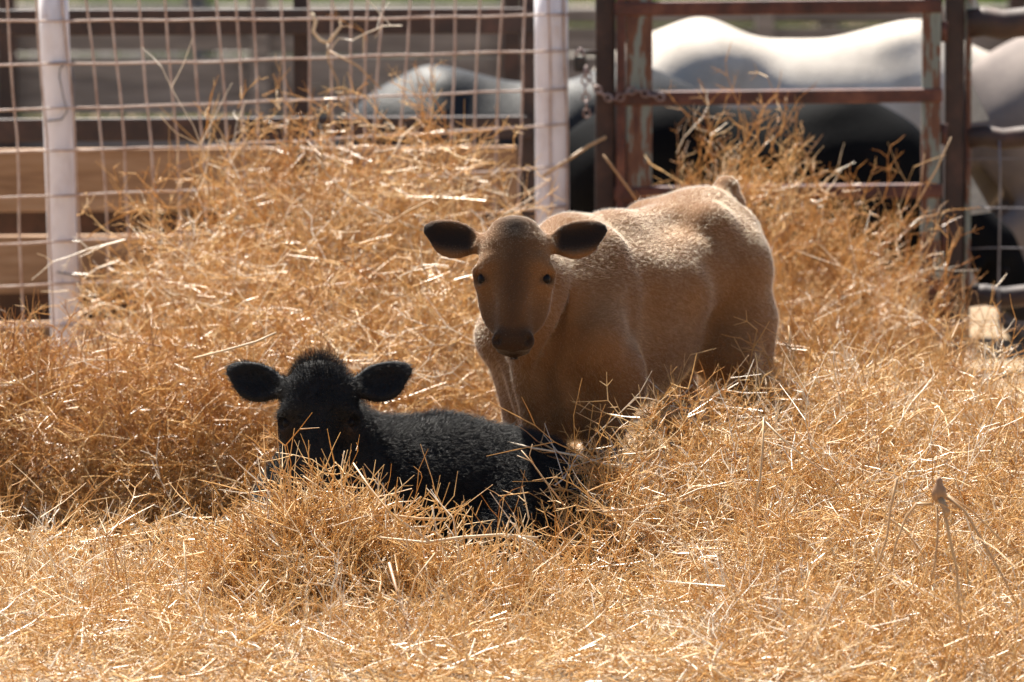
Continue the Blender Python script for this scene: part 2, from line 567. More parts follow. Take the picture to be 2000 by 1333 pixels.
def eyeballs(root, H):
    for e in (-1, 1):
        b = MB()
        c = H(.143, e * .0695, -.055)
        r = .0155 * H.s
        nu, nv = 14, 9
        vs = [c + r * np.array([math.sin(math.pi * j / nv) * math.cos(2 * math.pi * i / nu), math.sin(math.pi * j / nv) * math.sin(2 * math.pi * i / nu), math.cos(math.pi * j / nv)]) for j in range(nv + 1) for i in range(nu)]
        fs = [(j * nu + i, (j + 1) * nu + i, (j + 1) * nu + (i + 1) % nu, j * nu + (i + 1) % nu) for j in range(nv) for i in range(nu)]
        b.add(vs, fs)
        o = b.build('eye', M['eye'], None, True)
        o.parent = root


# ------------------------------------------------------------------ the tan calf, standing, head turned to the camera
TAN_YAW = math.radians(270 - 32)
TAN_LOC = (0.265, 14.36, 0)


def to_local(loc, yaw, p):
    c, s = math.cos(-yaw), math.sin(-yaw)
    x, y = p[0] - loc[0], p[1] - loc[1]
    return (c * x - s * y, s * x + c * y, p[2])


def tan_calf():
    poll = to_local(TAN_LOC, TAN_YAW, P(1004, 418, 13.74))
    H = HeadFrame(poll, math.radians(270) - TAN_YAW + math.radians(-2), math.radians(70), .98)
    f = Field((-.62, -.30, -.01), (poll[0] + .2, max(.30, poll[1] + .26), .95), .0068)
    f.ell((.03, 0, .550), (.35, .150, .212), .05)                    # barrel
    f.ell((.23, 0, .545), (.19, .140, .262), .06)                      # chest
    f.ell((-.34, 0, .675), (.165, .140, .155), .07)                    # rump
    f.cone((.25, 0, .748), (.05, 0, .748), .050, .050, .08)
    f.cone((.05, 0, .748), (-.40, 0, .788), .050, .052, .08)
    for e in (-1, 1):                                                  # square upper ribs
        f.cone((.16, e * .072, .655), (-.12, e * .078, .650), .078, .086, .06)
        f.cone((-.12, e * .078, .650), (-.36, e * .080, .690), .086, .080, .06)
    f.ell((.355, 0, .415), (.085, .075, .155), .06)
    for e in (-1, 1):
        f.ell((-.25, e * .098, .775), (.045, .03, .035), .08)         # hook bone
        f.ell((-.445, e * .068, .735), (.045, .04, .05), .06)         # pin bone
        f.cone((-.37, e * .082, .64), (-.31, e * .108, .45), .105, .072, .05)     # thigh
        f.cone((-.30, e * .112, .45), (-.43, e * .108, .33), .070, .042, .04)     # gaskin
        f.cone((-.41, e * .10, .52), (-.445, e * .110, .34), .085, .036, .05)
        f.cone((-.445, e * .110, .34), (-.42, e * .110, .12), .038, .027, .03)    # shank
        f.cone((-.42, e * .110, .12), (-.385, e * .110, .055), .031, .030, .02)
        f.cone((-.375, e * .110, .045), (-.36, e * .110, .018), .036, .042, .01)  # hoof
        f.cone((.215, e * .080, .742), (.33, e * .115, .54), .036, .068, .05)    # shoulder blade
        f.cone((.33, e * .110, .53), (.225, e * .122, .42), .074, .066, .05)      # upper arm
        f.cone((.25, e * .118, .46), (.275, e * .108, .25), .072, .040, .04)     # forearm
        f.ell((.278, e * .110, .235), (.040, .036, .045), .03)                     # knee
        f.cone((.273, e * .108, .22), (.270, e * .106, .09), .029, .026, .03)
        f.cone((.270, e * .106, .09), (.290, e * .106, .05), .031, .030, .02)
        f.cone((.294, e * .106, .042), (.304, e * .106, .018), .036, .042, .01)
    for e in (-1, 1):
        f.cone((-.08, e * .195, .750), (-.19, e * .200, .62), .028, .030, .06, sub=True)    # flank hollow
        f.cone((.140, e * .195, .74), (.125, e * .205, .46), .042, .045, .05, sub=True)     # behind the shoulder
    nb = np.array([.31, 0.0, .635]); hb = H(.07, 0, -.125)
    mid = nb * .48 + hb * .52 + np.array([.03, 0, -.02])
    f.cone(nb, mid, .120, .082, .05)
    f.cone(mid, hb, .082, .068, .05)
    f.cone((.41, 0, .46), H(.17, 0, -.165), .045, .030, .07)
    f.cone((.35, 0, .53), H(.14, 0, -.15), .085, .042, .05)                     # throat and dewlap
    f.cone((.26, 0, .755), mid + np.array([0, 0, .030]), .038, .040, .06)
    for e in (-1, 1):
        f.cone((.445, e * .050, .47), (.385, e * .058, .27), .014, .022, .035, sub=True)     # crease between brisket and foreleg
        f.cone((.43, e * .088, .66), (.455, e * .070, .47), .012, .014, .04, sub=True)      # crease in front of the shoulder
    f.cone((-.45, 0, .80), (-.495, 0, .842), .030, .026, .04)                   # raised tail head
    f.cone((-.495, 0, .842), (-.53, 0, .80), .026, .022, .02)
    f.cone((-.53, 0, .80), (-.545, 0, .52), .021, .016, .03)
    f.cone((-.545, 0, .52), (-.54, 0, .36), .022, .026, .03)
    calf_head(f, H, ear_up=.20, ear_size=.98)
    V, Q = f.nets()
    pig, near = head_pigment(H, V)
    pig = np.maximum(pig, np.clip((.045 - V[:, 2]) / .01, 0, 1))
    root, body = animal_object('calf', V, Q, pig, M['tan_hide'], TAN_LOC, TAN_YAW,
                               'tan calf standing in the dry weeds and facing the camera', 'calf')
    eyeballs(root, H)
    a, l, n = H.inv(V)
    flow = lambda B: np.tile(np.array([[-.75, 0, -.55]]), (len(B), 1))
    hz = lambda B: np.where((H.inv(B)[0] > .22) & near_pts(H, B), .3, np.where(near_pts(H, B), .5, 1.0))
    add_coat(root, V, Q, pig, M['tan_hair'], 170000, .0085, .00013, flow, 3, hz, skip=(pig > .9) & near, lift=.42)
    return H


def near_pts(H, B):
    a, l, n = H.inv(B)
    return (n > -.14) & (np.abs(l) < .24) & (a > -.06) & (a < .36)


HT = tan_calf()

# ------------------------------------------------------------------ the black calf, lying down
BLK_YAW = math.radians(270 - 76)
BLK_LOC = (-0.185, 13.74, 0)


def black_calf():
    poll = to_local(BLK_LOC, BLK_YAW, P(622, 700, 13.52))
    H = HeadFrame(poll, math.radians(270) - BLK_YAW + math.radians(1), math.radians(68), .96)
    f = Field((-.52, -.30, -.02), (max(.62, poll[0] + .28), max(.34, poll[1] + .28), .62), .0062)
    X = lambda x: .22 + (x - .22) * .92 if x < .22 else x
    C = lambda a, c, r1, r2, k: f.cone((X(a[0]), a[1], a[2]), (X(c[0]), c[1], c[2]), r1, r2, k)
    f.ell((X(-.02), 0, .195), (.28, .165, .170), .05)
    f.ell((.20, 0, .200), (.15, .150, .175), .08)
    f.ell((X(-.26), 0, .165), (.15, .150, .140), .08)
    C((.22, 0, .305), (-.05, 0, .300), .052, .052, .08)
    C((-.05, 0, .300), (-.30, 0, .250), .052, .055, .08)
    f.ell((.31, 0, .16), (.10, .095, .13), .08)
    for e in (-1, 1):
        f.ell((X(-.20), e * .09, .235), (.045, .035, .035), .06)
        C((-.28, e * .11, .17), (-.10, e * .175, .11), .105, .070, .06)           # folded thigh
        C((-.10, e * .185, .10), (-.34, e * .195, .060), .060, .040, .04)
        C((-.34, e * .195, .055), (-.13, e * .230, .035), .036, .028, .03)
        C((-.13, e * .230, .035), (-.08, e * .230, .03), .030, .036, .02)
        f.cone((.20, e * .08, .285), (.30, e * .12, .17), .045, .065, .06)
        f.cone((.30, e * .12, .17), (.20, e * .15, .09), .065, .052, .05)
        f.cone((.20, e * .15, .08), (.40, e * .13, .055), .050, .040, .04)        # forearm, folded
        f.cone((.40, e * .13, .055), (.23, e * .10, .035), .036, .028, .03)
        f.cone((.23, e * .10, .035), (.17, e * .10, .03), .030, .036, .02)
    nb = np.array([.20, 0.03, .23]); hb = H(.06, 0, -.120)
    mid = nb * .5 + hb * .5 + np.array([.0, .0, .0])
    f.cone(nb, mid, .115, .082, .06)
    f.cone(mid, hb, .082, .072, .05)
    f.cone((.26, .04, .18), H(.15, 0, -.14), .09, .045, .05)
    f.cone((-.34, 0, .18), (-.37, .05, .06), .030, .018, .03)
    calf_head(f, H, ear_up=.26, ear_size=1.02, broad=1.05)
    V, Q = f.nets()
    pig, near = head_pigment(H, V)
    a, l, n = H.inv(V)
    pig = np.where(near, np.exp(-(((a - .165) / .02) ** 2 + ((np.abs(l) - .075) / .02) ** 2)) * .8, 0)
    root, body = animal_object('calf', V, Q, pig, M['black_hide'], BLK_LOC, BLK_YAW,
                               'fuzzy black calf lying down behind a heap of dry weeds', 'calf')
    eyeballs(root, H)
    flow = lambda B: np.where(near_pts(H, B)[:, None], (B - H(.09, 0, -.08)) * 5, np.array([[-.6, 0, -.45]]))
    def lf(B):
        a, l, n = H.inv(B)
        tuft = np.exp(-(((a + .01) / .045) ** 2 + (l / .055) ** 2 + ((n + .05) / .06) ** 2))
        nr = near_pts(H, B)
        return np.where(nr, .42 + 1.3 * tuft, 1.0) * np.where(nr & (a > .2), .5, 1.0)
    add_coat(root, V, Q, pig, M['black_hair'], 110000, .021, .00030, flow, 5, lf, lift=.65)
    return H


HB = black_calf()


# ------------------------------------------------------------------ cows beyond the gate (coarser: far out of focus)
def cow(name_label, mat, loc, yaw, sc, head_low, seed, h=.018, turn=0.0):
    S = sc
    f = Field((-1.05 * S, -.42 * S, -.02), (1.75 * S, .42 * S + .5 * abs(math.sin(turn)), 1.42 * S), h)
    p = lambda x, y, z: (x * S, y * S, z * S)
    f.ell(p(0, 0, .82), np.array([.75, .34, .40]) * S, .1)
    f.ell(p(.45, 0, .88), np.array([.36, .28, .40]) * S, .12)
    f.ell(p(-.55, 0, .95), np.array([.34, .29, .32]) * S, .12)
    f.cone(p(.45, 0, 1.21), p(-.05, 0, 1.09), .09 * S, .08 * S, .10)
    f.cone(p(-.05, 0, 1.09), p(-.45, 0, 1.20), .08 * S, .09 * S, .10)
    f.cone(p(-.45, 0, 1.20), p(-.80, 0, 1.07), .09 * S, .08 * S, .10)
    for e in (-1, 1):
        f.ell(p(-.42, e * .20, 1.13), np.array([.10, .06, .06]) * S, .2)
        f.cone(p(.38, e * .13, 1.18), p(.52, e * .22, .80), .06 * S, .10 * S, .10)
        f.cone(p(-.62, e * .15, .90), p(-.50, e * .20, .62), .19 * S, .13 * S, .16)
        f.cone(p(-.50, e * .20, .62), p(-.72, e * .19, .48), .12 * S, .065 * S, .06)
        f.cone(p(-.72, e * .19, .48), p(-.68, e * .19, .10), .06 * S, .045 * S, .05)
        f.cone(p(-.68, e * .19, .08), p(-.63, e * .19, .03), .055 * S, .065 * S, .02)
        f.cone(p(.42, e * .17, .98), p(.52, e * .20, .62), .12 * S, .11 * S, .1)
        f.cone(p(.50, e * .19, .60), p(.50, e * .18, .32), .09 * S, .055 * S, .06)
        f.cone(p(.50, e * .18, .32), p(.50, e * .18, .08), .048 * S, .042 * S, .04)
        f.cone(p(.51, e * .18, .06), p(.53, e * .18, .03), .055 * S, .065 * S, .02)
    f.ell(p(.68, 0, .68), np.array([.16, .15, .22]) * S, .1)
    z = head_low
    ct, st = math.cos(turn), math.sin(turn)
    hp = np.array([1.12 * S, .25 * S * st, z * S])
    f.cone(p(.62, 0, .95), hp, .24 * S, .13 * S, .1)
    H = HeadFrame(hp + np.array([.06 * S, 0, .12 * S]), turn, math.radians(58), 1.5 * S)
    calf_head(f, H, ear_up=-.15)
    f.cone(p(-.86, 0, 1.08), p(-.93, 0, .55), .035 * S, .03 * S, .05)
    f.cone(p(-.93, 0, .55), p(-.92, 0, .35), .05 * S, .06 * S, .03)
    V, Q = f.nets()
    a, l, n = H.inv(V)
    pig = np.where((a > .24) & (n > -.16) & (a < .4) & (np.abs(l) < .12), 1.0, 0.0)
    root, o = animal_object('cow', V, Q, pig, mat, loc, yaw, name_label, 'cow')
    eyeballs(root, H)
    return root


c = P(1550, 80, 20.1)
cow('cream white cow standing broadside behind the gate', M['white_hide'], (c.x + .05, 20.1, 0), math.radians(5), .80, 1.0, 1)
c = P(1540, 300, 18.9)
cow('black cow in shade behind the gate with lowered head beside the gate post', M['dark_hide'], (c.x - .10, 18.95, 0), math.radians(-4), .655, .60, 2, turn=-.3)
c = P(1885, 90, 19.9)
cow('grey cow with sunlit back behind the pipe panel at right', M['grey_hide'], (c.x + .72, 19.9, 0), math.radians(4), .80, 1.0, 3)
c = P(960, 165, 19.6)
cow('black cow with shiny back behind the wire mesh and white post', M['shiny_dark_hide'], (c.x + .12, 19.6, 0), math.radians(178), .70, .72, 4)


# ------------------------------------------------------------------ fences, posts, gate
def rust_pipe(name, a, b, r, mat, parent, n=12):
    m = MB()
    m.tube([a, b], r, n)
    return m.build(name, mat, parent, True)


def ground_at(px, Y):
    w = P(px, 700, Y)
    return Vector((w.x, Y, 0))


# mesh plane: depth along the fence
def meshY(px): return 16.75 + .80 * (px / 1100.0)


# white posts
def white_post(pxs_top, px_low, width_px, Yd, label):
    top, low = P(pxs_top, -60, Yd), P(px_low, 640, Yd)
    d = (low - top).normalized()
    foot = top + d * (top.z / -d.z)
    root = empty('fence_post', foot)
    m = MB()
    r = width_px / FPX * Yd / 2
    n = 7
    m.tube([foot + (top - foot) * (i / n) - Vector((0, 0, .03 if i == 0 else 0)) for i in range(n + 1)], r, 20)
    m.build('pipe', M['white_paint'], root, True)
    tag(root, label, 'post', 'white painted fence posts')
    return root, foot, top


pl, plf, plt = white_post(102, 128, 58, meshY(115) + .05, 'leaning white pipe post left of the dry weed heap')
pr, prf, prt = white_post(1076, 1080, 66, meshY(1076) + .055, 'upright white pipe post between the wire mesh and the gate')

# tie wires are parts of the left post
Yp = meshY(115) - .0
def loop(pts, r, mat, name, parent):
    m = MB()
    m.tube([P(x, y, Y) for x, y, Y in pts], r, 6)
    return m.build(name, mat, parent, True)

yl = meshY(115) + .05 - .042
loop([(86, 122, yl + .03), (100, 124, yl - .004), (128, 122, yl), (140, 130, yl + .02), (146, 160, yl + .02), (143, 200, yl + .02), (148, 258, yl + .02)], .0022, M['tie_wire'], 'tie_wire', pl)
loop([(128, 122, yl - .003), (117, 135, yl - .006), (116, 150, yl - .006), (124, 190, yl - .006), (131, 218, yl - .004), (120, 234, yl - .006), (95, 237, yl - .002), (86, 234, yl + .03)], .0022, M['tie_wire'], 'tie_wire', pl)
loop([(100, 530, yl + .02), (118, 533, yl - .004), (140, 537, yl - .001), (150, 541, yl + .02)], .0022, M['tie_wire'], 'tie_wire', pl)

# the wire mesh
wm = empty('wire_mesh', ground_at(550, meshY(550)))
tag(wm, 'rusty welded wire mesh stretched between the white posts', 'wire mesh')
vx = [(-95, -70), (-40, -15), (13, 34), (70, 92), (122, 148), (168, 201), (216, 244), (270, 296), (321, 347), (370, 397), (424, 445), (462, 477), (494, 506), (550, 559), (602, 608), (647, 650), (686, 686), (717, 711), (748, 728), (802, 780), (846, 838), (890, 882), (936, 926), (981, 968), (1026, 1016), (1072, 1076), (1101, 1108)]
def mesh_wave(px, py):
    return .012 * math.sin(px * .011 + 1.2) + .006 * math.sin(py * .013 + px * .004)
for x0, x1 in vx:
    pts = []
    for i in range(11):
        y = -80 + i * 88
        x = x0 + (x1 - x0) * (y / 290 if y < 290 else 1 + (y - 290) / 700)
        pts.append(P(x + 1.5 * math.sin(i * 1.7 + x0), y, meshY(x) - .008 + mesh_wave(x, y)))
    m = MB(); m.tube(pts, .0034, 6)
    m.build('wire', M['wire'], wm, True)
rows = [(-48, -46, -45, -44), (42, 39, 37, 29), (127, 122, 110, 99), (215, 205, 190, 174), (298, 287, 268, 243), (387, 372, 352, 325), (478, 460, 440, 402), (560, 545, 520, 478), (640, 628, 600, 555), (722, 708, 680, 630)]
for r in rows:
    pts = []
    for i in range(23):
        x = -110 + i * (1220 / 22)
        y = np.interp(x, [-100, 0, 380, 720, 1105], [r[0] + 2, *r])
        pts.append(P(x, y + .9 * math.sin(x * .03 + r[0]), meshY(x) - .014 + mesh_wave(x, y)))
    m = MB(); m.tube(pts, .0034, 6)
    m.build('wire', M['wire'], wm, True)

# pipe and board fence right behind the mesh
pf = empty('board_fence', ground_at(500, 18.2))
tag(pf, 'rusty pipe rails with tan boards standing behind the wire mesh', 'fence')
def rail_at(py, hpx, Y0, Y1, x0, x1, mat, name, parent, box=True):
    a, b = P(x0, py, Y0), P(x1, py, Y1)
    z = (a.z + b.z) / 2
    h = hpx / FPX * (Y0 + Y1) / 2
    m = MB()
    mid = Vector(((a.x + b.x) / 2, (a.y + b.y) / 2, z))
    ang = math.atan2(b.y - a.y, b.x - a.x)
    L = math.hypot(b.x - a.x, b.y - a.y)
    if box:
        m.box(mid, (L, .045, h), Matrix.Rotation(ang, 3, 'Z'))
        return m.build(name, mat, parent, False, .004)
    n = 10
    m.tube([Vector((a.x, a.y, z)).lerp(Vector((b.x, b.y, z)), i / n) for i in range(n + 1)], h / 2, 14)
    return m.build(name, mat, parent, True)
rail_at(43, 50, 17.75, 17.95, -160, 1036, M['rust_dark'], 'rail', pf)
rail_at(252, 44, 17.75, 17.95, -160, 1036, M['rust_dark'], 'rail', pf)
rail_at(350, 122, 18.25, 18.45, -160, 1010, M['plank_tan'], 'board', pf)
rail_at(513, 112, 18.25, 18.45, -160, 1010, M['plank_tan'], 'board', pf)
rail_at(680, 110, 18.25, 18.45, -160, 1010, M['plank_tan'], 'board', pf)
rail_at(436, 66, 18.5, 18.7, -160, 1010, M['rust_dark'], 'rail', pf)  # dark bar added behind the board gap, standing in for shade there
rail_at(600, 70, 18.5, 18.7, -160, 1010, M['rust_dark'], 'rail', pf)  # same for the lower gap: an added dark bar in place of shade
for px in (-150, 586, 1033):
    w = P(px, 100, 17.95 + (.0 if px < 1000 else -.06))
    m = MB(); m.box((w.x, w.y + .09, .62), (.045, .045, 1.24))
    m.build('post', M['rust_dark'], pf, False, .004)

# weathered plank fence farther back
ff = empty('plank_fence', (0, 27.5, 0))
tag(ff, 'weathered grey plank fence across the far side of the pen', 'fence')
zb = [(.0, .17), (.18, .15), (.34, .135), (.482, .13), (.628, .115), (.768, .065)]
for k in range(-4, 5):
    x0, x1 = k * 1.15, (k + 1) * 1.15 - .012
    for j, (z, hgt) in enumerate(zb):
        m = MB()
        m.box(((x0 + x1) / 2, 27.5 + rng.uniform(-.01, .01), z + hgt / 2 + rng.uniform(-.008, .008)), (x1 - x0, .035, hgt), Matrix.Rotation(rng.uniform(-.006, .006), 3, 'Y'))
        m.build('plank', M['plank_grey'], ff)
    m = MB(); m.box((x0, 27.43, .5), (.085, .09, 1.0))
    m.build('post', M['plank_grey' if k % 2 else 'rust_dark'], ff, False, .006)
# second, farther fence and sheds of planks
fb = empty('plank_fence', (0, 38, 0))
tag(fb, 'far pole fence behind the grey plank fence', 'fence')
for k in range(-3, 4):
    for z in (.12, .42, .74, 1.02):
        m = MB(); m.tube([(k * 2.0, 38, z), (k * 2.0 + 1.99, 38.05, z + rng.uniform(-.02, .02))], .06, 8)
        m.build('pole', M['plank_grey'], fb, True)
    m = MB(); m.tube([(k * 2.0, 38.12, 0), (k * 2.0, 38.12, 1.25)], .07, 8)
    m.build('post', M['plank_grey'], fb, True)

# gate posts
GY = 17.55
def square_post(px0, px1, Y, mat, label, top=-70, group=None):
    a, b = P(px0, top, Y), P(px1, top, Y)
    w = b.x - a.x
    root = empty('gate_post', ((a.x + b.x) / 2, Y, 0))
    tag(root, label, 'gate post', group)
    m = MB(); m.box(((a.x + b.x) / 2, Y, a.z / 2 - .02), (w, w, a.z + .04))
    m.build('post_tube', mat, root, False, .006)
    return root
square_post(1163, 1202, GY + .03, M['rust_dark'], 'dark rusted gate post beside the white post')
hp = square_post(1846, 1884, GY + .04, M['rust_dark'], 'dark rusted hinge post right of the gate')

gate = empty('pipe_gate', ground_at(1520, GY))
tag(gate, 'rusty pipe gate with peeling pale paint on its uprights', 'gate')
def upright(px0, px1, Y, mat, parent, name, py0=-70, py1=655, depth=.05):
    a, b = P(px0, py0, Y), P(px1, py0, Y)
    lo = P(px0, py1, Y)
    m = MB(); m.box(((a.x + b.x) / 2, Y, (a.z + lo.z) / 2), (b.x - a.x, depth, a.z - lo.z))
    return m.build(name, mat, parent, False, .005)
upright(1204, 1222, GY - .01, M['rust'], gate, 'upright')
upright(1223, 1274, GY - .005, M['peel'], gate, 'upright')
upright(1802, 1838, GY - .005, M['peel'], gate, 'upright')
for py in (14, 189, 375, 560):
    a, b = P(1200, py + 4, GY - .012), P(1840, py - 3, GY - .012)
    m = MB()
    n = 12
    hgt = 27 / FPX * GY
    m.box((a + b) / 2, ((b - a).length, .052, hgt), Matrix.Rotation(-math.atan2(b.z - a.z, b.x - a.x), 3, 'Y'))
    m.build('rail', M['rust'], gate, False, .006)
# hinge straps
for py in (62, 262, 470, 600):
    w = P(1842, py, GY - .0)
    m = MB(); m.tube([w + Vector((0, -.012, -.03)), w + Vector((0, -.012, .03))], .012, 10)
    m.build('hinge', M['rust'], gate, True)

# pipe panel on the right
panel = empty('pipe_fence', ground_at(1950, GY))
tag(panel, 'rusty pipe panel with thin wires right of the hinge post', 'fence panel')
upright(1887, 1898, GY + .03, M['peel'], panel, 'upright', py1=680)
for py, hp_ in ((46, 58), (270, 42), (580, 42)):
    a, b = P(1890, py, GY + .02), P(2160, py - 3, GY + .02)
    m = MB()
    m.tube([a.lerp(b, i / 8) + Vector((0, 0, .006 * math.sin(i * 2.1))) for i in range(9)], hp_ / FPX * GY / 2, 16)
    m.build('rail', M['rust_dark'], panel, True)
for py in (312, 408, 486, 630):
    a, b = P(1890, py, GY - .01), P(2160, py - 2, GY - .01)
    m = MB(); m.tube([a.lerp(b, i / 6) + Vector((0, 0, .002 * math.sin(i * 1.3))) for i in range(7)], .0016, 6)
    m.build('wire', M['tie_wire'], panel, True)
for px in (1952, 2060):
    m = MB(); m.tube([P(px + 1.5 * math.sin(i), 275 + i * 62, GY - .014) for i in range(8)], .0026, 6)
    m.build('wire', M['tie_wire'], panel, True)
# angled gusset plates welded to the upright
for (xa, ya, xb, yb) in ((1896, 160, 1932, 235), (1896, 342, 1937, 415), (1890, 515, 1913, 558), (1896, -30, 1915, 18)):
    p0, p1, p2 = P(xa, ya, GY + .01), P(xb, yb, GY + .01), P(xa - 4, yb + 6, GY + .01)
    m = MB()
    t = Vector((0, .05, 0))
    m.add([p0, p1, p2, p0 + t, p1 + t, p2 + t], [(0, 1, 2), (5, 4, 3), (0, 3, 4, 1), (1, 4, 5, 2), (2, 5, 3, 0)])
    m.build('gusset_plate', M['steel'], panel)

# chain from the lock to the gate
ch = empty('chain', P(1200, 200, GY - .05))
tag(ch, 'old chain looped around the gate post and first upright', 'chain')
def link(c, d, up, L=.024, w=.010, r=.0030):
    d = d.normalized(); s = (up - d * up.dot(d)).normalized()
    pts = []
    for i in range(15):
        t = 2 * math.pi * i / 14
        x = math.cos(t); y = math.sin(t)
        pts.append(c + d * (L / 2 * x) + s * (w * y))
    m = MB(); m.tube(pts, r, 6, False)
    m.build('link', M['chain'], ch, True)
path = [(1143, 125), (1150, 150), (1160, 168), (1176, 184), (1192, 194), (1206, 195), (1218, 186), (1230, 178), (1246, 178), (1264, 185), (1284, 190), (1304, 193)]
pw = [P(x, y, GY - .05) for x, y in path]
dense = []
for i in range(len(pw) - 1):
    for k in range(4): dense.append(pw[i].lerp(pw[i + 1], k / 4))
acc_, last = 0, dense[0]
n_l = 0
for i in range(1, len(dense) - 1):
    acc_ += (dense[i] - last).length; last = dense[i]
    if acc_ > .0165:
        acc_ = 0; n_l += 1
        link(dense[i], dense[i + 1] - dense[i - 1], Vector((0, 1, 0)) if n_l % 2 else Vector((0, .2, 1)))
for k, (x, y) in enumerate([(1142, 142), (1143, 158), (1143, 174), (1144, 190), (1145, 206), (1146, 222)]):
    link(P(x, y, GY - .052), Vector((0.05, 0, -1)), Vector((1, 0, 0)) if k % 2 else Vector((0, 1, .1)))
lk = empty('padlock', P(1136, 130, GY - .02))
tag(lk, 'dark padlock hanging beside the rusted gate post', 'padlock')
w = P(1133, 126, GY - .02)
m = MB(); m.box(w, (.036, .024, .044)); m.build('lock_body', M['lock'], lk, False, .005)
m = MB(); m.tube([w + Vector((.012 * math.cos(t), 0, .022 + .022 * math.sin(t))) for t in np.linspace(0, math.pi, 9)], .004, 8); m.build('shackle', M['chain'], lk, True)
m = MB(); m.tube([w + Vector((.0, 0, .036)), w + Vector((.05, 0.02, .034))], .006, 8); m.build('hasp_pin', M['rust_dark'], lk, True)


# ------------------------------------------------------------------ dry weeds
def make_sprig(r, L, r0, whip=False):
    polys = []
    def rot_about(d, ang, az):
        d = d / np.linalg.norm(d)
        o = np.cross(d, [0, 0, 1.0] if abs(d[2]) < .9 else [1.0, 0, 0]); o /= np.linalg.norm(o)
        o2 = np.cross(d, o)
        side = o * math.cos(az) + o2 * math.sin(az)
        return d * math.cos(ang) + side * math.sin(ang)
    def branch(p, d, length, rad, n, depth):
        pts, rr = [p], [rad]
        az = r.uniform(0, 6.28); bend = r.uniform(0, 6.28)
        for i in range(n):
            d = rot_about(d, abs(r.normal(0, .27 if depth == 0 else .2)), r.uniform(0, 6.28) if not whip else bend + r.normal(0, .7))
            p = p + d * (length / n)
            pts.append(p); rr.append(rad * (1 - .55 * (i + 1) / n))
            if depth == 1 and r.random() < .3: continue
            if whip and (depth == 1 or r.random() < .45): continue
            if depth < 2 and (i < n - 1 or depth == 0):
                az += 2.4
                nb = 1 if r.random() < .75 else 2
                for b in range(nb):
                    if depth == 0:
                        branch(p, rot_about(d, r.uniform(.45, .95), az + b * 3.1), length * r.uniform(.30, .55) * (1 - .4 * i / n), rad * .72, 2, 1)
                    else:
                        branch(p, rot_about(d, r.uniform(.5, 1.1), az + b * 3.1), length * r.uniform(.3, .55), rad * .75, 1, 2)
        polys.append((np.array(pts), np.array(rr)))
    branch(np.zeros(3), np.array([0, 0, 1.0]), L, r0, 4 if not whip else 7, 0)
    V, F = [], []
    n0 = 0
    for pts, rr in polys:
        n = len(pts)
        d = np.gradient(pts, axis=0)
        d /= np.linalg.norm(d, axis=1, keepdims=True) + 1e-9
        ref = np.array([.3, .5, .81]) if abs(d[0] @ np.array([.3, .5, .81])) < .9 else np.array([1.0, 0, 0])
        a = np.cross(d, ref); a /= np.linalg.norm(a, axis=1, keepdims=True) + 1e-9
        b = np.cross(d, a)
        for k in range(3):
            t = 2 * math.pi * k / 3
            V.append(pts + (a * math.cos(t) + b * math.sin(t)) * rr[:, None])
        # index of vertex (ring i, side k) = n0 + k*n + i
        for i in range(n - 1):
            for k in range(3):
                k2 = (k + 1) % 3
                F.append((n0 + k * n + i, n0 + k2 * n + i, n0 + k2 * n + i + 1, n0 + k * n + i + 1))
        n0 += 3 * n
    return np.concatenate(V), np.array(F)


_pr = np.random.default_rng(21)
SPRIGS = [make_sprig(_pr, _pr.uniform(.08, .20), _pr.uniform(.0014, .0022)) for _ in range(26)]
WHIPS = [make_sprig(_pr, _pr.uniform(.16, .34), _pr.uniform(.0011, .0018), True) for _ in range(16)]
def straw(r, L, rad):
    n = 3
    z = np.linspace(0, L, n)
    c = np.stack([r.normal(0, .05) * z * z / L * 3, r.normal(0, .05) * z * z / L * 3, z], 1)
    V = np.concatenate([c + rad * np.array([math.cos(2.094 * k), math.sin(2.094 * k), 0]) for k in range(3)])
    F = [(k * n + i, (k + 1) % 3 * n + i, (k + 1) % 3 * n + i + 1, k * n + i + 1) for k in range(3) for i in range(n - 1)]
    return V, np.array(F)
STRAWS = [straw(_pr, _pr.uniform(.015, .08), _pr.uniform(.0010, .0018)) for _ in range(16)]


def frames(d, r):
    d = d / np.linalg.norm(d, axis=1, keepdims=True)
    u = r.normal(0, 1, d.shape)
    u -= d * (u * d).sum(1, keepdims=True)
    u /= np.linalg.norm(u, axis=1, keepdims=True)
    return np.stack([u, np.cross(d, u), d], 2)              # columns


def scatter(name, pos, dirs, scale, tint, protos, r, mat, parent=None):
    pick = r.integers(0, len(protos), len(pos))
    R = frames(dirs, r)
    VV, FF, TT = [], [], []
    off = 0
    for k, (V, F) in enumerate(protos):
        ix = np.where(pick == k)[0]
        if len(ix) == 0: continue
        v = np.einsum('mij,nj->mni', R[ix], V) * scale[ix][:, None, None] + pos[ix][:, None, :]
        f = F[None] + (np.arange(len(ix)) * len(V))[:, None, None] + off
        VV.append(v.reshape(-1, 3)); FF.append(f.reshape(-1, 4)); TT.append(np.repeat(tint[ix], len(V)))
        off += len(ix) * len(V)
    return mesh_np(name, np.concatenate(VV), np.concatenate(FF), mat, parent, True, {'tint': np.clip(np.concatenate(TT), 0, 1)})


